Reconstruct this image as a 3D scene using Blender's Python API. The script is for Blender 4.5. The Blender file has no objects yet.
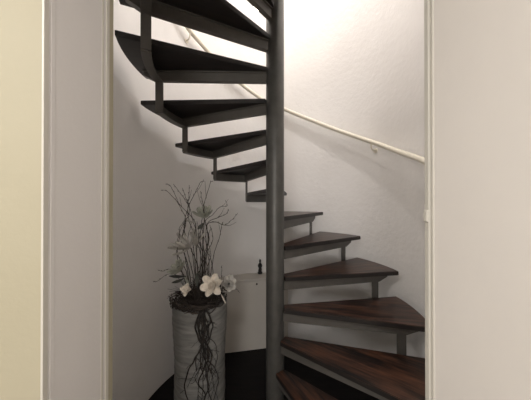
import bpy, bmesh, math, random
from mathutils import Vector, Matrix
random.seed(7)
C = bpy.context.scene.collection
PI = math.pi
F = 226.17; CX = 265.06; CY = 200.49; EYE = 1.506
PX, PY = 0.0676, 1.531            # centre pole
RW = 0.975                        # stairwell wall radius
A = 0.4213; NB = 0.0958; BB = -0.0464
RISE = 0.2
K0 = -4                           # first step


# ------------------------------------------------------------ helpers
def at(px, py, Y):
    """a point of the place, measured off the photograph, at distance Y"""
    return Vector(((px - CX) / F * Y, Y, EYE + (CY - py) / F * Y))


def pol(r, th, z=0.0):
    return Vector((PX + r * math.cos(th), PY + r * math.sin(th), z))


def link(name, bm, mat, parent=None, smooth=False):
    bmesh.ops.recalc_face_normals(bm, faces=bm.faces[:])
    me = bpy.data.meshes.new(name)
    bm.to_mesh(me); bm.free()
    if smooth:
        for p in me.polygons: p.use_smooth = True
    if isinstance(mat, (list, tuple)):
        for m in mat: me.materials.append(m)
    else:
        me.materials.append(mat)
    o = bpy.data.objects.new(name, me)
    C.objects.link(o)
    if parent: o.parent = parent
    return o


def empty(name, label, cat, loc, group=None):
    o = bpy.data.objects.new(name, None)
    C.objects.link(o); o.location = loc
    o.empty_display_size = 0.05
    return tag(o, label, cat, group)


def tag(o, label, cat, group=None, kind=None):
    o['label'] = label; o['category'] = cat
    if group: o['group'] = group
    if kind: o['kind'] = kind
    return o


def struct(o, label=None):
    o['kind'] = 'structure'
    if label: o['label'] = label
    return o


def box(bm, x0, x1, y0, y1, z0, z1, bevel=0):
    r = bmesh.ops.create_cube(bm, size=1)
    vs = r['verts']
    for v in vs:
        v.co = Vector(((x0 + x1) / 2 + v.co.x * (x1 - x0), (y0 + y1) / 2 + v.co.y * (y1 - y0), (z0 + z1) / 2 + v.co.z * (z1 - z0)))
    if bevel:
        es = list({e for v in vs for e in v.link_edges})
        bmesh.ops.bevel(bm, geom=es, offset=bevel, segments=2, affect='EDGES', profile=0.5)


def prism(bm, pts, z0, z1):
    lo = [bm.verts.new((p[0], p[1], z0)) for p in pts]
    hi = [bm.verts.new((p[0], p[1], z1)) for p in pts]
    n = len(pts)
    fs = [bm.faces.new(lo[::-1]), bm.faces.new(hi)]
    for i in range(n):
        fs.append(bm.faces.new((lo[i], lo[(i + 1) % n], hi[(i + 1) % n], hi[i])))
    return fs


def tube(bm, pts, rad, seg=8, cap=True):
    pts = [Vector(p) for p in pts]
    n = len(pts)
    if not isinstance(rad, (list, tuple)): rad = [rad] * n
    t0 = (pts[1] - pts[0]).normalized()
    up = Vector((0, 0, 1)) if abs(t0.z) < .9 else Vector((1, 0, 0))
    u = t0.cross(up).normalized()
    rings = []
    for i in range(n):
        t = (pts[min(i + 1, n - 1)] - pts[max(i - 1, 0)]).normalized()
        u = (u - t * u.dot(t)).normalized()
        w = t.cross(u)
        rings.append([bm.verts.new(pts[i] + (u * math.cos(2 * PI * k / seg) + w * math.sin(2 * PI * k / seg)) * rad[i]) for k in range(seg)])
    for i in range(n - 1):
        for k in range(seg):
            bm.faces.new((rings[i][k], rings[i][(k + 1) % seg], rings[i + 1][(k + 1) % seg], rings[i + 1][k]))
    if cap:
        bm.faces.new(rings[0][::-1]); bm.faces.new(rings[-1])


def lathe(bm, prof, seg=48, centre=(0, 0, 0), wob=None):
    c = Vector(centre); rings = []
    for j, (r, z) in enumerate(prof):
        ring = []
        for k in range(seg):
            a = 2 * PI * k / seg
            rr = r + (wob(a, z) if wob else 0)
            ring.append(bm.verts.new(c + Vector((rr * math.cos(a), rr * math.sin(a), z))))
        rings.append(ring)
    for i in range(len(prof) - 1):
        for k in range(seg):
            bm.faces.new((rings[i][k], rings[i][(k + 1) % seg], rings[i + 1][(k + 1) % seg], rings[i + 1][k]))
    bm.faces.new(rings[0][::-1]); bm.faces.new(rings[-1])


def spline(P, n=8):
    """Catmull-Rom through the points"""
    P = [Vector(p) for p in P]
    Q = [P[0] * 2 - P[1]] + P + [P[-1] * 2 - P[-2]]
    out = []
    for i in range(1, len(Q) - 2):
        a, b, c, d = Q[i - 1], Q[i], Q[i + 1], Q[i + 2]
        for k in range(n):
            t = k / n
            out.append(0.5 * ((2 * b) + (c - a) * t + (2 * a - 5 * b + 4 * c - d) * t * t + (3 * b - a - 3 * c + d) * t ** 3))
    out.append(P[-1])
    return out


# ------------------------------------------------------------ materials
def mat(name, col, rough=0.6, metal=0.0, col2=None, scale=6, stretch=(1, 1, 1), bump=0.0, bscale=None, spec=0.5, lo=.35, hi=.65, coat=0, detail=6, rnd=False):
    m = bpy.data.materials.new(name); m.use_nodes = True
    nt = m.node_tree; N = nt.nodes; L = nt.links
    b = N['Principled BSDF']
    b.inputs['Base Color'].default_value = (*col, 1)
    b.inputs['Roughness'].default_value = rough
    b.inputs['Metallic'].default_value = metal
    b.inputs['Specular IOR Level'].default_value = spec
    if coat:
        b.inputs['Coat Weight'].default_value = coat; b.inputs['Coat Roughness'].default_value = .25
    tc = N.new('ShaderNodeTexCoord'); mp = N.new('ShaderNodeMapping')
    mp.inputs['Scale'].default_value = stretch
    L.new(tc.outputs['Object'], mp.inputs['Vector'])
    if rnd:
        oi = N.new('ShaderNodeObjectInfo'); ml = N.new('ShaderNodeMath'); ml.operation = 'MULTIPLY'; ml.inputs[1].default_value = 37.0
        L.new(oi.outputs['Random'], ml.inputs[0]); L.new(ml.outputs[0], mp.inputs['Location'])
    no = N.new('ShaderNodeTexNoise'); no.inputs['Scale'].default_value = scale; no.inputs['Detail'].default_value = detail
    no.inputs['Roughness'].default_value = .6
    L.new(mp.outputs['Vector'], no.inputs['Vector'])
    if col2:
        cr = N.new('ShaderNodeValToRGB')
        cr.color_ramp.elements[0].position = lo; cr.color_ramp.elements[1].position = hi
        cr.color_ramp.elements[0].color = (*col, 1); cr.color_ramp.elements[1].color = (*col2, 1)
        L.new(no.outputs['Fac'], cr.inputs['Fac']); L.new(cr.outputs['Color'], b.inputs['Base Color'])
    if bump:
        n2 = no
        if bscale:
            n2 = N.new('ShaderNodeTexNoise'); n2.inputs['Scale'].default_value = bscale; n2.inputs['Detail'].default_value = 4
            L.new(mp.outputs['Vector'], n2.inputs['Vector'])
        bp = N.new('ShaderNodeBump'); bp.inputs['Strength'].default_value = bump; bp.inputs['Distance'].default_value = .01
        L.new(n2.outputs['Fac'], bp.inputs['Height']); L.new(bp.outputs['Normal'], b.inputs['Normal'])
    return m


M = {}
M['plaster'] = mat('cream_plaster', (.85, .822, .80), .75, col2=(.88, .852, .83), scale=3, bump=.25, bscale=28)
M['yellow'] = mat('cream_yellow_paint', (.42, .38, .275), .7, col2=(.44, .40, .295), scale=2, bump=.08, bscale=60)
M['white'] = mat('white_panel', (.74, .715, .70), .55, col2=(.76, .735, .72), scale=2, bump=.04, bscale=80)
M['rightw'] = mat('offwhite_paint', (.85, .80, .755), .6, col2=(.87, .82, .775), scale=2, bump=.05, bscale=60)
M['trim'] = mat('ivory_trim', (.62, .59, .53), .45)
M['floor'] = mat('dark_floor', (.005, .0045, .005), .6, col2=(.010, .008, .008), scale=5, stretch=(1, 8, 1), spec=.2)
M['room_floor'] = mat('brown_floor', (.10, .07, .05), .45, col2=(.14, .10, .07), scale=5, stretch=(1, 8, 1))
M['wood'] = mat('stained_wood', (.005, .004, .004), .34, col2=(.13, .054, .030), scale=4.6, stretch=(1.0, 9, 9), lo=.41, hi=.80, detail=9, bump=.12, spec=.45, rnd=True)
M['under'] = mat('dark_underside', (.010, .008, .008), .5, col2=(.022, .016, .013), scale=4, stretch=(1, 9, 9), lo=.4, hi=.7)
M['steel'] = mat('grey_painted_steel', (.075, .073, .068), .42, metal=.25, col2=(.095, .092, .085), scale=14, bump=.05, bscale=90)
M['bar'] = mat('dark_steel_bar', (.092, .085, .076), .45, metal=.15, col2=(.11, .102, .092), scale=14)
M['rail'] = mat('ivory_rail', (.82, .76, .64), .35)
M['vase'] = mat('grey_vase', (.13, .128, .122), .85, col2=(.27, .265, .25), scale=4, stretch=(1.2, 1.2, 9), lo=.3, hi=.7, bump=.5)
M['twig'] = mat('dark_twig', (.022, .016, .013), .8, col2=(.05, .038, .03), scale=30)
M['twig_grey'] = mat('grey_twig', (.05, .042, .037), .8, col2=(.10, .085, .075), scale=30)
M['root'] = mat('root_bark', (.010, .008, .007), .85, col2=(.030, .024, .020), scale=25)
M['petal'] = mat('cream_petal', (.74, .67, .58), .6, col2=(.36, .32, .27), scale=30, lo=.45, hi=.75)
M['petal_grey'] = mat('grey_petal', (.60, .57, .53), .6, col2=(.36, .34, .31), scale=18)
M['petal_green'] = mat('grey_green_petal', (.50, .50, .43), .6, col2=(.26, .265, .215), scale=18)
M['leaf'] = mat('dusty_leaf', (.055, .060, .052), .7, col2=(.10, .105, .09), scale=14)
M['black'] = mat('black_carving', (.008, .006, .006), .4)
M['knob'] = mat('dark_knob', (.02, .018, .016), .35, metal=.6)
M['cab'] = mat('cream_cabinet', (.58, .54, .49), .6, col2=(.61, .57, .52), scale=3)


def emis(name, col, s):
    m = bpy.data.materials.new(name); m.use_nodes = True
    b = m.node_tree.nodes['Principled BSDF']
    b.inputs['Base Color'].default_value = (1, 1, 1, 1)
    b.inputs['Emission Color'].default_value = (*col, 1); b.inputs['Emission Strength'].default_value = s
    return m


# ------------------------------------------------------------ the room
JL = (-0.524, 0.755)       # inner end of the left reveal
JR = (0.4526, 0.636)       # inner end of the right wall
YF = 0.534                 # face of the left front wall
thL = math.atan2(JL[1] - PY, JL[0] - PX) % (2 * PI)
thR = math.atan2(JR[1] - PY, JR[0] - PX)
HEAD = 2.35; UP = 3.0; TOP = 5.5


def arc_wall(bm, t0, t1, z0, z1, r0=RW, r1=RW + .12, n=96):
    prev = None
    for i in range(n + 1):
        t = t0 + (t1 - t0) * i / n
        q = [bm.verts.new(pol(r, t, z)) for r, z in ((r0, z0), (r0, z1), (r1, z1), (r1, z0))]
        if prev:
            for k in range(4):
                bm.faces.new((prev[k], prev[(k + 1) % 4], q[(k + 1) % 4], q[k]))
        else:
            bm.faces.new(q)
        prev = q
    bm.faces.new(prev[::-1])


bm = bmesh.new()
arc_wall(bm, thR, thL, -.02, TOP)
o = struct(link('wall_stairwell', bm, M['plaster'], smooth=True), 'curved cream plaster wall around the spiral stairs')
mod = o.modifiers.new('edge', 'EDGE_SPLIT'); mod.split_angle = math.radians(40)
bm = bmesh.new()
arc_wall(bm, thL, thR + 2 * PI, HEAD, UP - .25, n=24)
o = struct(link('wall_header', bm, M['plaster'], smooth=True)); o.modifiers.new('edge', 'EDGE_SPLIT').split_angle = math.radians(40)

bm = bmesh.new()
prism(bm, [pol(RW + .05, 2 * PI * i / 64)[:2] for i in range(64)], -.1, 0)
struct(link('floor', bm, M['floor']), 'near black floor under the spiral stairs')
bm = bmesh.new(); box(bm, -2.6, .46, -3.0, .75, -.12, -.002)
struct(link('floor_hall', bm, M['room_floor']))
bm = bmesh.new(); box(bm, -2.6, .6, -3.0, YF + .1, UP - .25, UP - .2)
struct(link('ceiling_hall', bm, M['white']))
bm = bmesh.new(); box(bm, -2.6, 2.2, -3.0, .50, UP - .2, UP)
struct(link('floor_upper', bm, M['floor']))
bm = bmesh.new(); box(bm, -2.8, 2.4, -3.0, 2.8, TOP, TOP + .1)
struct(link('ceiling', bm, M['plaster']))
# left front wall, right hall wall, far hall walls
bm = bmesh.new(); box(bm, -2.6, JL[0] - .004, YF, YF + .10, 0, UP - .25)
box(bm, JL[0] - .10, JL[0] - .004, YF + .10, JL[1] + .03, 0, UP - .25)
struct(link('wall_left', bm, M['yellow']), 'pale yellow wall left of the stair opening')
bm = bmesh.new(); box(bm, JL[0] - .012, JR[0] + .1, YF, YF + .10, HEAD, UP - .25)
struct(link('wall_over_opening', bm, M['yellow']))
bm = bmesh.new(); box(bm, JR[0] + .006, JR[0] + .10, -3.0, JR[1] - .005, 0, UP - .25)
struct(link('wall_right', bm, M['rightw']), 'plain off white wall right of the stair opening')
bm = bmesh.new(); box(bm, -2.7, -2.6, -3.0, YF + .1, 0, UP - .25)
struct(link('wall_hall_left', bm, M['yellow']))
bm = bmesh.new(); box(bm, -2.7, .6, -3.1, -3.0, 0, UP - .25)
struct(link('wall_hall_back', bm, M['yellow']))
bm = bmesh.new(); box(bm, -2.8, -2.7, -3.1, 2.8, UP, TOP)
box(bm, 2.3, 2.4, -3.1, 2.8, UP, TOP); box(bm, -2.8, 2.4, -3.1, -3.0, UP, TOP)
struct(link('wall_upper_hall', bm, M['plaster']))

bm = bmesh.new()
ts = [thL + (thR + 2 * PI - thL) * i / 16 for i in range(17)]
prism(bm, [(JL[0], YF + .02)] + [tuple(pol(RW + .004, t)[:2]) if pol(RW + .004, t).y > YF + .03 else (pol(RW, t).x, YF + .03) for t in ts] + [(JR[0] + .02, YF + .02)], HEAD - .004, HEAD + .04)
struct(link('trim_8', bm, M['white']))
# left reveal: grey white panel with a raised edge strip on each side
bm = bmesh.new(); x = JL[0]
box(bm, x - .0038, x - .001, YF + .0005, JL[1], 0, HEAD)
struct(link('trim_1', bm, M['white']), 'greyish white panel lining the left side of the opening')
bm = bmesh.new(); box(bm, x - .0035, x + .002, YF - .0015, YF + .011, 0, HEAD, .001)
struct(link('trim_2', bm, M['trim']))
bm = bmesh.new(); box(bm, x - .003, x + .0008, YF + .018, YF + .030, 0, HEAD, .0015)
struct(link('trim_3', bm, M['white']))
bm = bmesh.new(); box(bm, x - .003, x + .0008, JL[1] - .030, JL[1] - .022, 0, HEAD, .001)
struct(link('trim_4', bm, M['trim']))
bm = bmesh.new(); box(bm, x - .0037, x + .002, JL[1] - .012, JL[1] + .003, 0, HEAD, .002)
struct(link('trim_5', bm, M['trim']))
# right edge strips
x = JR[0]
bm = bmesh.new(); box(bm, x - .002, x + .03, JR[1] - .013, JR[1] + .004, 0, HEAD, .002)
struct(link('trim_6', bm, M['trim']), 'ivory corner strip at the right edge of the opening')
bm = bmesh.new(); box(bm, x + .003, x + .02, JR[1] - .022, JR[1] - .0155, 0, HEAD, .001)
struct(link('trim_7', bm, M['trim']))
# latch plate
p = at(427, 215, JR[1] - .002)
o = None
bm = bmesh.new(); box(bm, x - .007, x + .001, JR[1] - .012, JR[1] + .002, p.z - .016, p.z + .016, .002)
tag(link('latch_plate', bm, M['trim']), 'small ivory latch plate on the right edge of the opening', 'latch')

# ------------------------------------------------------------ spiral staircase
st = empty('spiral_staircase', 'dark wood and grey steel spiral staircase winding around a central pole', 'staircase', (PX, PY, 0))
S0 = EYE - 0.5056 - 0.0                 # top of tread 0
TH = .030; AH = .062
bm = bmesh.new(); lathe(bm, [(.105, 0), (.105, .012), (.061, .014), (.061, 4.05), (.05, 4.07)], 40)
o = link('centre_pole', bm, M['steel'], st, smooth=True); o.modifiers.new('edge', 'EDGE_SPLIT').split_angle = math.radians(40)


def tread_mesh():
    bm = bmesh.new()
    pts = [(.072 * math.cos(-.5), .072 * math.sin(-.5)), (.907 * math.cos(-NB), .907 * math.sin(-NB))]
    for i in range(1, 9):
        t = -NB + (A + BB + NB) * i / 8
        r = .907 + .015 * i / 8
        pts.append((r * math.cos(t), r * math.sin(t)))
    pts.append((.066 * math.cos(.55), .066 * math.sin(.55)))
    prism(bm, pts, -TH, 0)
    bmesh.ops.bevel(bm, geom=[e for e in bm.edges if abs(e.verts[0].co.z - e.verts[1].co.z) < 1e-5], offset=.003, segments=2, affect='EDGES')
    return bm


def arm_mesh():
    bm = bmesh.new()
    # rectangular beam, its outer end cut off at a slant
    prof = [(.055, -TH - .006), (.87, -TH - .006), (.87, -TH - .030), (.80, -TH - AH), (.055, -TH - AH)]
    va = [bm.verts.new((x, -.016, z)) for x, z in prof]; vb = [bm.verts.new((x, .016, z)) for x, z in prof]
    bm.faces.new(va); bm.faces.new(vb[::-1])
    for i in range(5): bm.faces.new((va[i], vb[i], vb[(i + 1) % 5], va[(i + 1) % 5]))
    return bm


def plate_mesh():
    bm = bmesh.new(); box(bm, .058, .875, -.027, .027, -TH - .0065, -TH + .0005); return bm


def stringer_mesh(flat=True):
    """flat bar bent into a step: upright at the front, level run under the tread"""
    bm = bmesh.new(); r0, r1 = .750, .801; t = .009
    zb = -TH - AH
    box(bm, r0, r1, -t / 2, t / 2, zb - RISE + .002, zb + .002)
    # level run: an angle section with an upright flange closing the gap under the tread
    if flat:
        n = 8; prev = None
        for i in range(n + 1):
            a = A * i / n
            q = [bm.verts.new((r * math.cos(a), r * math.sin(a), z)) for r, z in ((.782, zb - .001), (.782, -TH - .001), (.789, -TH - .001), (.789, zb - .001))]
            if prev:
                for k in range(4): bm.faces.new((prev[k], prev[(k + 1) % 4], q[(k + 1) % 4], q[k]))
            else: bm.faces.new(q)
            prev = q
        bm.faces.new(prev[::-1])
    if flat:
        n = 8; prev = None
        for i in range(n + 1):
            a = A * i / n
            q = [bm.verts.new((r * math.cos(a), r * math.sin(a), z)) for r, z in ((r0, zb - t), (r0, zb), (r1, zb), (r1, zb - t))]
            if prev:
                for k in range(4): bm.faces.new((prev[k], prev[(k + 1) % 4], q[(k + 1) % 4], q[k]))
            else: bm.faces.new(q)
            prev = q
        bm.faces.new(prev[::-1])
    return bm


def bolt_mesh():
    bm = bmesh.new(); lathe(bm, [(.006, 0), (.006, .004), (.004, .005)], 12); return bm


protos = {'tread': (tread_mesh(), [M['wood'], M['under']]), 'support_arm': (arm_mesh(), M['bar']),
          'arm_plate': (plate_mesh(), M['bar']), 'stringer_bar': (stringer_mesh(), M['bar'])}
first = {}
for nm, (b, m) in protos.items():
    first[nm] = link(nm, b, m, st)
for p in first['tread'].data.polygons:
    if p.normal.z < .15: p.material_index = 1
used = False
for k in range(K0, 10):
    for nm, src in first.items():
        o = src if not used else src.copy()
        if used: C.objects.link(o)
        o.parent = st
        o.location = (0, 0, S0 + k * RISE); o.rotation_euler = (0, 0, .2183 + k * A)
    used = True
# top landing plate
bm = bmesh.new()
pts = [(.07 * math.cos(-.5), .07 * math.sin(-.5))] + [(.92 * math.cos(t), .92 * math.sin(t)) for t in (-NB, .1, .3, .5, .7, .9)] + [(.07 * math.cos(1.2), .07 * math.sin(1.2))]
prism(bm, pts, -TH, 0)
o = link('landing', bm, [M['wood'], M['under']], st); o.location = (0, 0, S0 + 10 * RISE); o.rotation_euler = (0, 0, .2183 + 10 * A)

# ------------------------------------------------------------ handrail
RR = RW - .055


def on_cyl(px, py, r=RR):
    d = Vector(((px - CX) / F, 1)); c = Vector((PX, PY))
    a = d.dot(d); b = -2 * d.dot(c); cc = c.dot(c) - r * r
    Y = (-b + math.sqrt(b * b - 4 * a * cc)) / (2 * a)
    return at(px, py, Y)


def cylc(p):
    return math.atan2(p.y - PY, p.x - PX), p.z


pp = [cylc(on_cyl(*q)) for q in ((427, 161.5), (400, 151), (350, 133.5), (310, 118.5), (283, 107.5), (262.7, 98.3), (208.5, 51), (186, 24))]
tz = [(-.75, pp[0][1] - .26), (-.4, pp[0][1] - .13)] + pp + [(2.9, pp[-1][1] + .22), (3.6, pp[-1][1] + .6)]
tz = [(a, z) for i, (a, z) in enumerate(tz)]


def smooth_pts(tz, n=12):
    P = spline([Vector((a, z, 0)) for a, z in tz], n)
    return [pol(RR, p.x, p.y) for p in P]


hr = empty('handrail', 'round ivory handrail curving up the stairwell wall', 'handrail', tuple(pol(RR, tz[2][0], tz[2][1])))
inv = -Vector(hr.location)


def bm_shift(bm, v):
    for q in bm.verts: q.co += v


bm = bmesh.new(); tube(bm, smooth_pts(tz), .019, 16); bm_shift(bm, inv)
link('rail', bm, M['rail'], hr, smooth=True)
P = smooth_pts(tz, 24)
for px, py in ((371, 142), (190, 30)):
    c = on_cyl(px, py)
    q = min(P, key=lambda v: (v.xy - c.xy).length)
    th, z = cylc(q)
    bm = bmesh.new()
    tube(bm, spline([pol(RR, th, z - .018), pol(RR, th, z - .045), pol(RR + .02, th, z - .068), pol(RW - .002, th, z - .072)], 6), .006, 10)
    n = Vector((math.cos(th), math.sin(th), 0))
    tube(bm, [pol(RW - .006, th, z - .072), pol(RW, th, z - .072)], .020, 20)
    bm_shift(bm, inv); link('wall_bracket', bm, M['rail'], hr, smooth=False)

# ------------------------------------------------------------ low cabinet with the carving
a0 = at(226, 352, 2.247); a1 = at(267, 347, 2.325)
d = (a1.xy - a0.xy).normalized(); nrm = Vector((-d.y, d.x))
fl = a0.xy - d * .12; fr = a1.xy + d * .225
CT = EYE - .784
cb = empty('low_cabinet', 'low cream cabinet built in against the curved wall behind the vase', 'cabinet', (fl.x, fl.y, 0))


def cab_local(p): return (p[0] - fl.x, p[1] - fl.y)


def wall_y(x, r=RW - .004): return PY + math.sqrt(r * r - (x - PX) ** 2)


def backpts(xa, xb, n=8): return [(xa + (xb - xa) * i / n, wall_y(xa + (xb - xa) * i / n)) for i in range(n + 1)]


bm = bmesh.new()
ins = .006
f0 = fl + nrm * ins; f1 = fr + nrm * ins
prism(bm, [cab_local(p) for p in [f0, f1] + backpts(f1.x, f0.x)], 0.0, CT - .024)
link('body', bm, M['cab'], cb)
bm = bmesh.new()
g0 = fl - nrm * .006; g1 = fr - nrm * .006 + d * .004
prism(bm, [cab_local(p) for p in [g0, g1] + backpts(g1.x, g0.x)], CT - .018, CT)
link('top', bm, M['cab'], cb)
bm = bmesh.new()
e0 = fl + d * .004; e1 = fr - d * .004
prism(bm, [cab_local(p) for p in [e0, e1, e1 + nrm * ins * 1.0, e0 + nrm * ins]], .004, CT - .028)
dr = link('door', bm, M['cab'], cb)
kp = at(256.5, 282.5, 2.31).xy
s = (kp - fl).dot(d); kp = fl + d * s
zz = EYE - (282.5 - CY) / F * kp.y
bm = bmesh.new(); kv = Vector((kp.x - fl.x, kp.y - fl.y, zz)); nn = Vector((nrm.x, nrm.y, 0))
tube(bm, [kv, kv - nn * .004, kv - nn * .010, kv - nn * .016, kv - nn * .019], [.005, .005, .009, .009, .005], 16)
link('knob', bm, M['knob'], dr, smooth=True)

# black carved figure: a standing draped figure on a turned foot
q = at(260, 273, 2.462); q.z = CT
fg = empty('carved_figurine', 'slim black carved figurine standing on the ledge beside the pole', 'figurine', tuple(q))
bm = bmesh.new()
lathe(bm, [(.024, 0), (.026, .006), (.024, .018), (.017, .024)], 24)
link('plinth', bm, M['black'], fg, smooth=True)
bm = bmesh.new()
body = [(.0165, .02, 0), (.020, .034, .0), (.0175, .052, .002), (.0125, .070, .001), (.0135, .082, -.001), (.0165, .096, -.001), (.0155, .107, 0), (.0075, .116, 0), (.006, .121, 0), (.0095, .128, 0), (.011, .136, 0), (.0095, .145, 0), (.005, .152, 0), (.003, .160, 0)]
rings = []
for r, z, ox in body:
    rings.append([bm.verts.new((ox + r * math.cos(2 * PI * k / 24) * 1.0, r * .8 * math.sin(2 * PI * k / 24), z)) for k in range(24)])
for i in range(len(rings) - 1):
    for k in range(24): bm.faces.new((rings[i][k], rings[i][(k + 1) % 24], rings[i + 1][(k + 1) % 24], rings[i + 1][k]))
bm.faces.new(rings[0][::-1]); bm.faces.new(rings[-1])
tube(bm, spline([(-.014, -.002, .103), (-.019, -.006, .088), (-.013, -.014, .074), (-.002, -.017, .078)], 5), [.005] * 15 + [.004], 8)
tube(bm, spline([(.014, -.002, .103), (.019, -.006, .088), (.013, -.014, .074), (.002, -.017, .080)], 5), [.005] * 15 + [.004], 8)
link('figure', bm, M['black'], fg, smooth=True)

# ------------------------------------------------------------ floor vase
VX, VY, VH = -0.462, 1.62, .804
vz = empty('floor_vase', 'tall round grey stone-textured floor vase on the dark floor', 'vase', (VX, VY, 0))


def vr(z):
    t = z / VH
    return .166 + .019 * t ** .8 + .004 * math.sin(t * 9)


prof = [(vr(0) - .012, 0)] + [(vr(z), z) for z in [VH * i / 60 for i in range(1, 60)]] + [(vr(VH) - .001, VH - .004), (vr(VH) - .006, VH), (vr(VH) - .018, VH), (vr(VH) - .022, VH - .01), (vr(VH) - .022, VH - .10), (.02, VH - .11)]


def wob(a, z):
    return .0008 * math.sin(62 * z + 3.2 * math.sin(a * 2 + 1.3)) + .0006 * math.sin(150 * z + 5 * math.sin(a * 3))


bm = bmesh.new(); lathe(bm, prof, 96, wob=wob)
link('body', bm, M['vase'], vz, smooth=True)


def on_vase(a, z, off=.006):
    r = vr(max(0, min(VH, z))) + off
    return Vector((VX + r * math.cos(a), VY + r * math.sin(a), z))


# hanging root strands down the front
bm = bmesh.new(); rnd = random.Random(3)
for i in range(15):
    a = math.atan2(-VY, -VX) + .06 + rnd.gauss(0, .05)
    zend = VH * rnd.choice([.0, .1, .25, .4, .5, .05]) + .01
    pts = []; z = VH + .012; cur = a; vel = rnd.gauss(0, .010)
    while z > zend:
        vel = vel * .62 + rnd.gauss(0, .040) + (a - cur) * .03
        cur += vel
        pts.append(on_vase(cur, z, .004 + rnd.random() * .012)); z -= .030
    if len(pts) < 4: continue
    sp = spline(pts, 3); n = len(sp)
    r0 = rnd.choice((.0020, .0030, .0045, .0065))
    tube(bm, sp, [r0 * (1 - .7 * j / n) for j in range(n)], 5)
    for q in range(rnd.randint(2, 5)):
        j = rnd.randrange(2, len(pts) - 1); b0 = pts[j]
        aa = math.atan2(b0.y - VY, b0.x - VX); sg = rnd.choice((-1, 1)); pz = b0.z
        sub = [b0]; sx = rnd.uniform(.02, .12); sz = rnd.uniform(.005, .035)
        for w in range(rnd.randint(2, 6)):
            aa += sg * sx * rnd.uniform(.6, 1.3); pz -= sz * rnd.uniform(.3, 1.5)
            if pz < .01: break
            sub.append(on_vase(aa, pz, .005 + rnd.random() * .008))
        if len(sub) > 2: tube(bm, spline(sub, 3), .0011, 4)
tag(link('hanging_roots', bm, M['root']), 'tangle of dark dried roots hanging down the front of the grey vase', 'roots', kind='stuff')

# nest of twigs on the rim
bm = bmesh.new()
for i in range(90):
    a = rnd.uniform(0, 2 * PI); L = rnd.uniform(.5, 1.6); r = rnd.uniform(.09, .195); z = VH + rnd.uniform(.012, .05)
    pts = []
    for j in range(6):
        rr = r + rnd.gauss(0, .010)
        pts.append(Vector((VX + rr * math.cos(a + L * j / 5), VY + rr * math.sin(a + L * j / 5), z + rnd.gauss(0, .006))))
    tube(bm, spline(pts, 3), rnd.uniform(.0012, .0030), 5)
for i in range(70):
    a = rnd.uniform(0, 2 * PI); r0 = rnd.uniform(.0, .1)
    p0 = Vector((VX + r0 * math.cos(a), VY + r0 * math.sin(a), VH - .02)); a += rnd.gauss(0, .5)
    r1 = rnd.uniform(.12, .235); p1 = Vector((VX + r1 * math.cos(a), VY + r1 * math.sin(a), VH + rnd.uniform(.02, .11)))
    mid = (p0 + p1) / 2 + Vector((rnd.gauss(0, .02), rnd.gauss(0, .02), rnd.uniform(.01, .05)))
    tube(bm, spline([p0, mid, p1], 5), [.0018 - .0001 * j for j in range(11)], 5)
for i in range(45):          # heavier twigs laid across the front of the rim
    a = -PI / 2 + rnd.gauss(-.28, .75); r = rnd.uniform(.165, .200); z = VH + rnd.uniform(.0, .035); L = rnd.uniform(.3, .9)
    pts = [Vector((VX + (r + rnd.gauss(0, .007)) * math.cos(a + L * (j / 4 - .5)), VY + (r + rnd.gauss(0, .007)) * math.sin(a + L * (j / 4 - .5)), z + rnd.gauss(0, .009))) for j in range(5)]
    tube(bm, spline(pts, 3), rnd.uniform(.0016, .0042), 5)
for i in range(150):         # fine upright grass and moss stalks
    a = rnd.uniform(0, 2 * PI); r0 = rnd.uniform(.0, .15)
    p0 = Vector((VX + r0 * math.cos(a), VY + r0 * math.sin(a), VH - .02)); h = rnd.uniform(.03, .14)
    p1 = p0 + Vector((rnd.gauss(0, .02), rnd.gauss(0, .02), h)); p2 = p1 + Vector((rnd.gauss(0, .03), rnd.gauss(0, .03), h * .35))
    tube(bm, spline([p0, p1, p2], 4), [.0020, .0020, .0018, .0016, .0014, .0012, .0010, .0009, .0008], 4)
tag(link('twig_nest', bm, M['twig']), 'nest of fine dark twigs and moss filling the mouth of the vase', 'twigs', kind='stuff')

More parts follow.
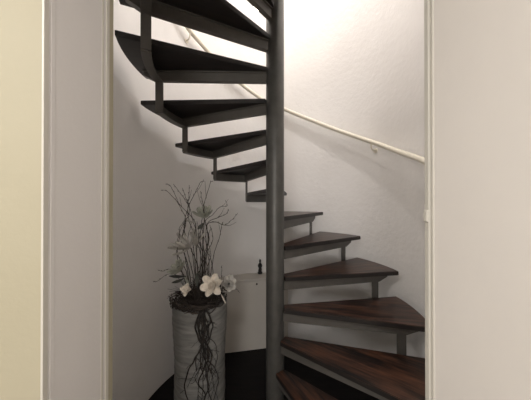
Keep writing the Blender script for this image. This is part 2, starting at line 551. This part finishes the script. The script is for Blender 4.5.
# ---- branches: (pixel path, distance offset at tip)
BR = [
    # long curving ones to the upper left
    ([(192, 292), (186, 262), (183, 238), (186, 220), (180, 205), (171, 186), (166, 183)], 'dark twig bending to the far upper left', 0),
    ([(196, 292), (195, 262), (193, 240), (196, 222), (182, 206), (168, 191), (161, 189)], 'dark twig reaching furthest left at the top', 0),
    ([(193, 292), (188, 265), (182, 243), (185, 224), (190, 208), (186, 196), (183, 187)], 'thin twig rising left of the top bloom', 0),
    ([(198, 292), (200, 262), (200, 240), (193, 220), (189, 204), (180, 192), (174, 183)], 'slim twig in the upper left fan', 0),
    ([(199, 292), (197, 266), (189, 244), (184, 226), (188, 206), (196, 190), (200, 182), (204, 180)], 'twig curving up over the top bloom', 0),
    ([(201, 292), (202, 262), (197, 240), (189, 218), (188, 202), (190, 194), (189, 184)], 'upright twig just left of the top bloom', 0),
    # right ones
    ([(205, 292), (205, 262), (203, 240), (204, 222), (212, 214), (220, 206), (227, 205), (225, 199)], 'twig hooking to the right beside the top bloom', 0),
    ([(207, 292), (209, 264), (206, 240), (208, 222), (217, 217), (226, 213), (228, 208)], 'twig with curled tip right of the top bloom', 0),
    ([(203, 292), (204, 262), (209, 240), (207, 224), (216, 221), (224, 224), (232, 219), (238, 212)], 'long twig arching to the far right', 0),
    ([(206, 292), (212, 268), (215, 250), (219, 236), (222, 224), (222, 221)], 'thin twig leaning right to meet the arching one', 0),
    ([(200, 290), (204, 262), (200, 240), (202, 220), (203, 206), (202, 198), (200, 190)], 'twig behind the top bloom with forked end', 0),
    ([(202, 290), (206, 262), (208, 236), (205, 216), (204, 204), (207, 194), (210, 182), (212, 180)], 'twig rising right of the forked one', 0),
    # middle uprights
    ([(190, 292), (186, 270), (178, 252), (179, 236), (180, 226), (188, 216)], 'dark twig on the left side of the bunch', 0),
    ([(188, 292), (183, 275), (178, 258), (177, 244), (182, 226), (190, 214)], 'outermost left upright twig', 0),
    ([(195, 290), (192, 270), (188, 250), (188, 236), (192, 222)], 'short twig behind the pale long petals', 0),
    ([(197, 290), (198, 270), (196, 252), (199, 236), (197, 220)], 'central dark twig of the bunch', 0),
    ([(201, 290), (200, 270), (203, 252), (198, 238), (204, 222)], 'central twig crossing its neighbours', 0),
    ([(204, 290), (208, 270), (205, 252), (209, 238), (204, 220)], 'dark twig right of the bunch centre', 0),
    ([(207, 290), (206, 272), (211, 254), (208, 238), (211, 226)], 'twig bowing on the right of the bunch', 0),
    ([(209, 290), (213, 272), (210, 256), (207, 244), (200, 226)], 'twig leaning back left from the right', 0),
    ([(194, 290), (200, 268), (207, 252), (213, 238), (210, 224)], 'twig crossing from left foot to right', 0),
    # low side ones
    ([(190, 296), (178, 276), (168, 273), (158, 280), (153, 280)], 'low bent twig reaching left below the green bloom', 1),
    ([(190, 292), (182, 272), (170, 268), (163, 270), (157, 269)], 'low straight twig reaching left above the bent one', 1),
    ([(188, 296), (180, 294), (172, 296), (168, 295)], 'short twig sticking out left over the rim', 1),
    ([(214, 294), (220, 284), (222, 272), (222, 264)], 'short upright twig right of the cream bloom', 1),
    ([(216, 292), (226, 284), (234, 286), (240, 292)], 'fine twig drooping right past the cream bloom', 1),
]
rb = random.Random(11)
for i, (path, lab, low) in enumerate(BR):
    tw = rb.uniform(-.09, .09)
    pts = []
    n = len(path)
    for j, (x, y) in enumerate(path):
        t = j / (n - 1)
        Yd = VY + tw * (.35 + t) + rb.gauss(0, .008)
        pts.append(at(x + rb.gauss(0, .35), y, Yd))
    base = pts[0].copy(); base.z = VH - .07; base.x = VX + (base.x - VX) * .6; base.y = VY + (base.y - VY) * .6
    pts = [base] + pts
    root = empty('twig', lab, 'twig', tuple(base), 'dried twigs in the grey vase')
    sp = spline(pts, 6)
    sp = [q + Vector((rb.gauss(0, .0012), rb.gauss(0, .0012), 0)) for q in sp]
    m = len(sp); r0 = .0034 if not low else .0024
    bm = bmesh.new(); tube(bm, [q - base for q in sp], [r0 * (1 - .62 * j / m) for j in range(m)], 6)
    # buds along the twig
    for j in range(4, m - 2, 3):
        t = (sp[j + 1] - sp[j]).normalized(); side = Vector((rb.gauss(0, 1), rb.gauss(0, 1), rb.gauss(0, 1))).cross(t).normalized()
        b0 = sp[j] - base; tube(bm, [b0, b0 + side * .004 + t * .004, b0 + side * .006 + t * .010], [.0022, .0022, .0006], 5)
    link('stem', bm, M['twig'] if i % 3 else M['twig_grey'], root)
    if not low and i < 12:
        j = int(m * .72); t = (sp[j + 1] - sp[j - 1]).normalized()
        s = Vector((rb.choice((-1, 1)) * .6, rb.gauss(0, .2), 0))
        b0 = sp[j] - base; dd = (t + s * .7).normalized(); L = rb.uniform(.05, .10)
        bm = bmesh.new(); tube(bm, spline([b0, b0 + dd * L * .5 + Vector((0, 0, .004)), b0 + (dd + Vector((0, 0, .35))) * L], 5), [.0018 - .0001 * w for w in range(11)], 5)
        link('side_shoot', bm, M['twig'], root)


# ---- blooms
def petal(L, W, cup, curl, seg=7, thick=.0012, pointed=.36):
    """one petal as a thick sheet, along +x, opening up towards +z"""
    bm = bmesh.new(); nu, nv = 12, seg
    def P(u, v, off):
        w = W * max(.03, math.sin(PI * min(1, (u ** 1.25) * .93 + .05))) ** pointed
        y = (v - .5) * w
        z = cup * (2 * (v - .5)) ** 2 * w + curl * (u ** 2) * L + off - .05 * L * math.sin(PI * u)
        return Vector((u * L, y, z))
    g = [[[bm.verts.new(P(i / nu, j / nv, o)) for j in range(nv + 1)] for i in range(nu + 1)] for o in (0, thick)]
    for i in range(nu):
        for j in range(nv):
            bm.faces.new((g[0][i][j], g[0][i][j + 1], g[0][i + 1][j + 1], g[0][i + 1][j]))
            bm.faces.new((g[1][i][j], g[1][i + 1][j], g[1][i + 1][j + 1], g[1][i][j + 1]))
    edge = [(i, 0) for i in range(nu + 1)] + [(nu, j) for j in range(1, nv + 1)] + [(i, nv) for i in range(nu - 1, -1, -1)] + [(0, j) for j in range(nv - 1, 0, -1)]
    for q in range(len(edge)):
        a, b = edge[q], edge[(q + 1) % len(edge)]
        bm.faces.new((g[0][a[0]][a[1]], g[1][a[0]][a[1]], g[1][b[0]][b[1]], g[0][b[0]][b[1]]))
    return bm


def bloom(name, cat, label, px, py, Y, face, size, rows, pm, centre=True, stem_to=(200, 296), group='artificial blooms in the grey vase', cm=None, seed=0):
    """rows: (count, elevation, length, width, cup, curl, phase)"""
    r_ = random.Random(seed)
    c = at(px, py, Y)
    root = empty(name, label, cat, tuple(c), group)
    f = Vector(face).normalized()
    q = f.to_track_quat('Z', 'Y').to_matrix().to_4x4()
    for (n, el, L, W, cup, curl, ph) in rows:
        for k in range(n):
            a = 2 * PI * (k + ph) / n + r_.gauss(0, .1)
            b = petal(L * size * r_.uniform(.9, 1.08), W * size * r_.uniform(.9, 1.08), cup, curl)
            e = el + r_.gauss(0, .08)
            mtx = q @ Matrix.Rotation(a, 4, 'Z') @ Matrix.Translation((.004, 0, 0)) @ Matrix.Rotation(-e, 4, 'Y')
            bmesh.ops.transform(b, matrix=mtx, verts=b.verts)
            o = link('petal', b, pm, root, smooth=True)
    if centre:
        b = bmesh.new()
        bmesh.ops.create_icosphere(b, subdivisions=2, radius=size * .07, matrix=q @ Matrix.Translation((0, 0, size * .12)))
        for k in range(16):
            a = k * 2.4; rr = size * .05
            v0 = Vector((rr * math.cos(a), rr * math.sin(a), size * .1)); v1 = v0 * 1.5 + Vector((0, 0, size * .16))
            tube(b, [q @ v0, q @ v1], size * .018, 5)
        link('flower_centre', b, cm or M['leaf'], root, smooth=True)
    b = bmesh.new()
    e = at(stem_to[0], stem_to[1], VY); e.x = VX + (e.x - VX) * .5; e.z = VH - .05
    p0 = -f * .002; p1 = -f * .02 + Vector((0, 0, -.012)); p2 = (e - c) * .55 + Vector((0, 0, .01)); p3 = e - c
    tube(b, spline([p0, p1, p2, p3], 6), .0026, 7)
    link('stem', b, M['twig_grey'], root, smooth=True)
    return root


bloom('artificial_magnolia', 'flower', 'large open cream magnolia bloom on the right of the vase rim', 213.5, 284.5, 1.44, (-.05, -.85, .35), .092,
      [(6, .45, .90, .54, .42, .12, .25), (5, 1.3, .66, .55, .5, -.12, .5)], M['petal'], cm=M['petal'], seed=1)
bloom('artificial_magnolia', 'flower', 'cream magnolia half hidden right behind the largest bloom', 228, 283, 1.50, (.45, -.75, .4), .075,
      [(6, .45, .80, .56, .42, .22, .1), (4, .95, .55, .5, .5, .1, .3)], M['petal_grey'], cm=M['leaf'], seed=2)
bloom('artificial_magnolia', 'flower', 'small white closed bud low on the left of the vase rim', 188, 289, 1.46, (-.1, -.8, .5), .055,
      [(4, 1.0, .8, .8, .5, -.35, 0)], M['petal'], centre=False, seed=3)
bloom('artificial_magnolia', 'flower', 'grey green bloom at the very top of the bunch', 204, 216, 1.60, (.05, -.5, .85), .118,
      [(8, .35, .66, .30, .35, .35, 0), (7, .75, .62, .30, .35, .15, .5), (5, 1.1, .55, .28, .4, .0, .2)], M['petal_green'], cm=M['leaf'], stem_to=(202, 296), seed=4)
bloom('artificial_lily', 'flower', 'pale grey long petalled bloom pointing left at mid height', 190, 247, 1.57, (-.55, -.45, .55), .155,
      [(5, .55, .95, .20, .4, .15, .1), (4, 1.0, .8, .19, .4, .1, .6)], M['petal_grey'], centre=False, seed=5)
bloom('artificial_lily', 'flower', 'pale narrow bud upright beside the long petalled bloom', 196, 245, 1.60, (.05, -.3, .95), .13,
      [(4, 1.2, .9, .28, .45, -.05, 0)], M['petal_grey'], centre=False, seed=6)
bloom('artificial_magnolia', 'flower', 'dull green bloom low on the left of the bunch', 181, 269, 1.52, (-.45, -.5, .7), .105,
      [(8, .35, .72, .30, .4, .3, .3), (6, .9, .6, .28, .4, .1, .1)], M['petal_green'], cm=M['leaf'], seed=7)


# leaves
def leaf(label, px, py, Y, L, W, ang, tilt, mt):
    c = at(px, py, Y)
    b = petal(L, W, .15, -.15, pointed=.9)
    mtx = Matrix.Rotation(ang, 4, (0, -1, 0)) @ Matrix.Rotation(tilt, 4, 'X')
    bmesh.ops.transform(b, matrix=mtx, verts=b.verts)
    root = empty('leaf_sprig', label, 'leaf', tuple(c), 'dusty leaves in the grey vase')
    link('blade', b, mt, root, smooth=True)
    b = bmesh.new(); e = Vector((VX + (c.x - VX) * .4, VY + (c.y - VY) * .3, VH - .05)) - c
    tube(b, spline([Vector((0, 0, 0)), e * .5 + Vector((0, -.005, .01)), e], 6), .0018, 6)
    link('stem', b, M['twig'], root)


leaf('dark pointed leaf hanging left below the green bloom', 186, 275, 1.50, .12, .035, PI + .12, .9, M['leaf'])
leaf('dark leaf angled down left below the green bloom', 184, 277, 1.49, .09, .04, PI + .5, .7, M['leaf'])
leaf('grey green leaf rising between the bud and the cream bloom', 198, 286, 1.50, .09, .04, PI / 2 + .2, 1.0, M['leaf'])
leaf('grey green leaf leaning right over the vase mouth', 202, 283, 1.53, .08, .035, PI / 3, 1.0, M['leaf'])
leaf('small leaf behind the white bud', 190, 284, 1.50, .07, .035, PI * .7, .9, M['petal_green'])
leaf('pale curled strap leaf drooping right of the cream bloom', 221, 293, 1.43, .07, .010, -1.0, .5, M['petal'])
leaf('small leaf under the top bloom', 203, 222, 1.58, .06, .03, -2.2, .8, M['leaf'])
leaf('pale leaf below the top bloom on the left', 196, 222, 1.58, .09, .03, PI - .2, .6, M['petal_grey'])

# ------------------------------------------------------------ lamps and added fill lights
lp = at(256.5, 6, 1.98)
pl = empty('pendant_lamp', 'glowing bulb hanging in the stairwell high behind the top treads', 'lamp', tuple(lp))
bm = bmesh.new(); lathe(bm, [(.004, -.030), (.018, -.025), (.026, -.012), (.028, 0), (.024, .014), (.015, .028), (.013, .034)], 24)
link('bulb', bm, emis('bulb_glow', (1.0, .86, .70), 12), pl, smooth=True)
bm = bmesh.new(); lathe(bm, [(.018, .032), (.019, .07), (.010, .08)], 20); link('socket', bm, M['knob'], pl, smooth=True)
bm = bmesh.new(); tube(bm, [(0, 0, .08), (0, 0, TOP - lp.z)], .003, 8); link('cord', bm, M['knob'], pl)


def light(name, typ, loc, energy, col, size=.1, rot=(0, 0, 0), size_y=None, spread=None):
    l = bpy.data.lights.new(name, typ); l.energy = energy; l.color = col
    if typ == 'AREA':
        l.size = size
        if size_y: l.shape = 'RECTANGLE'; l.size_y = size_y
        if spread: l.spread = spread
    else: l.shadow_soft_size = size
    o = bpy.data.objects.new(name, l); C.objects.link(o); o.location = loc; o.rotation_euler = rot
    return o


light('pendant_light', 'POINT', (lp.x, lp.y, lp.z - .05), 2.0, (1.0, .90, .76), .025)
light('upper_ceiling_light', 'AREA', (PX + .30, PY - .35, 5.35), 42, (1.0, .965, .93), .13)
light('upper_ceiling_light', 'AREA', (PX - .5, PY + .1, 5.35), 13, (1.0, .965, .93), .13)
light('upper_hall_fill', 'AREA', (.1, -.6, 5.40), 10, (1.0, .95, .91), .7)  # added fill, evens out the light on the stairwell wall
light('hall_ceiling_light', 'AREA', (-1.65, -.55, UP - .30), 47, (1.0, .98, .95), .8)
light('hall_end_fill', 'AREA', (-.75, -2.9, 1.75), 40, (1.0, .98, .96), .9, rot=(PI / 2, 0, 0))  # added fill from the hall end, no window there; lifts the lower stairwell
light('opening_fill', 'AREA', (-.15, -.75, UP - .30), 12, (1.0, .98, .97), .3)  # extra fill added to light stairs and blooms from the front

w = bpy.data.worlds.new('world'); bpy.context.scene.world = w; w.use_nodes = True
w.node_tree.nodes['Background'].inputs[0].default_value = (.9, .85, .8, 1)
w.node_tree.nodes['Background'].inputs[1].default_value = .15

# ------------------------------------------------------------ camera
cam = bpy.data.cameras.new('camera'); co = bpy.data.objects.new('camera', cam); C.objects.link(co)
co.location = (0, 0, EYE); co.rotation_euler = (PI / 2 + .0044, 0, 0)
cam.sensor_width = 36; cam.sensor_fit = 'HORIZONTAL'; cam.lens = F / 531 * 36; cam.clip_start = .01
cam.shift_x = (265.5 - CX) / 531; cam.shift_y = -(200 - CY) / 531
bpy.context.scene.camera = co
vs = bpy.context.scene.view_settings
vs.view_transform = 'Standard'; vs.look = 'None'; vs.exposure = 0; vs.gamma = 1; vs.use_curve_mapping = False
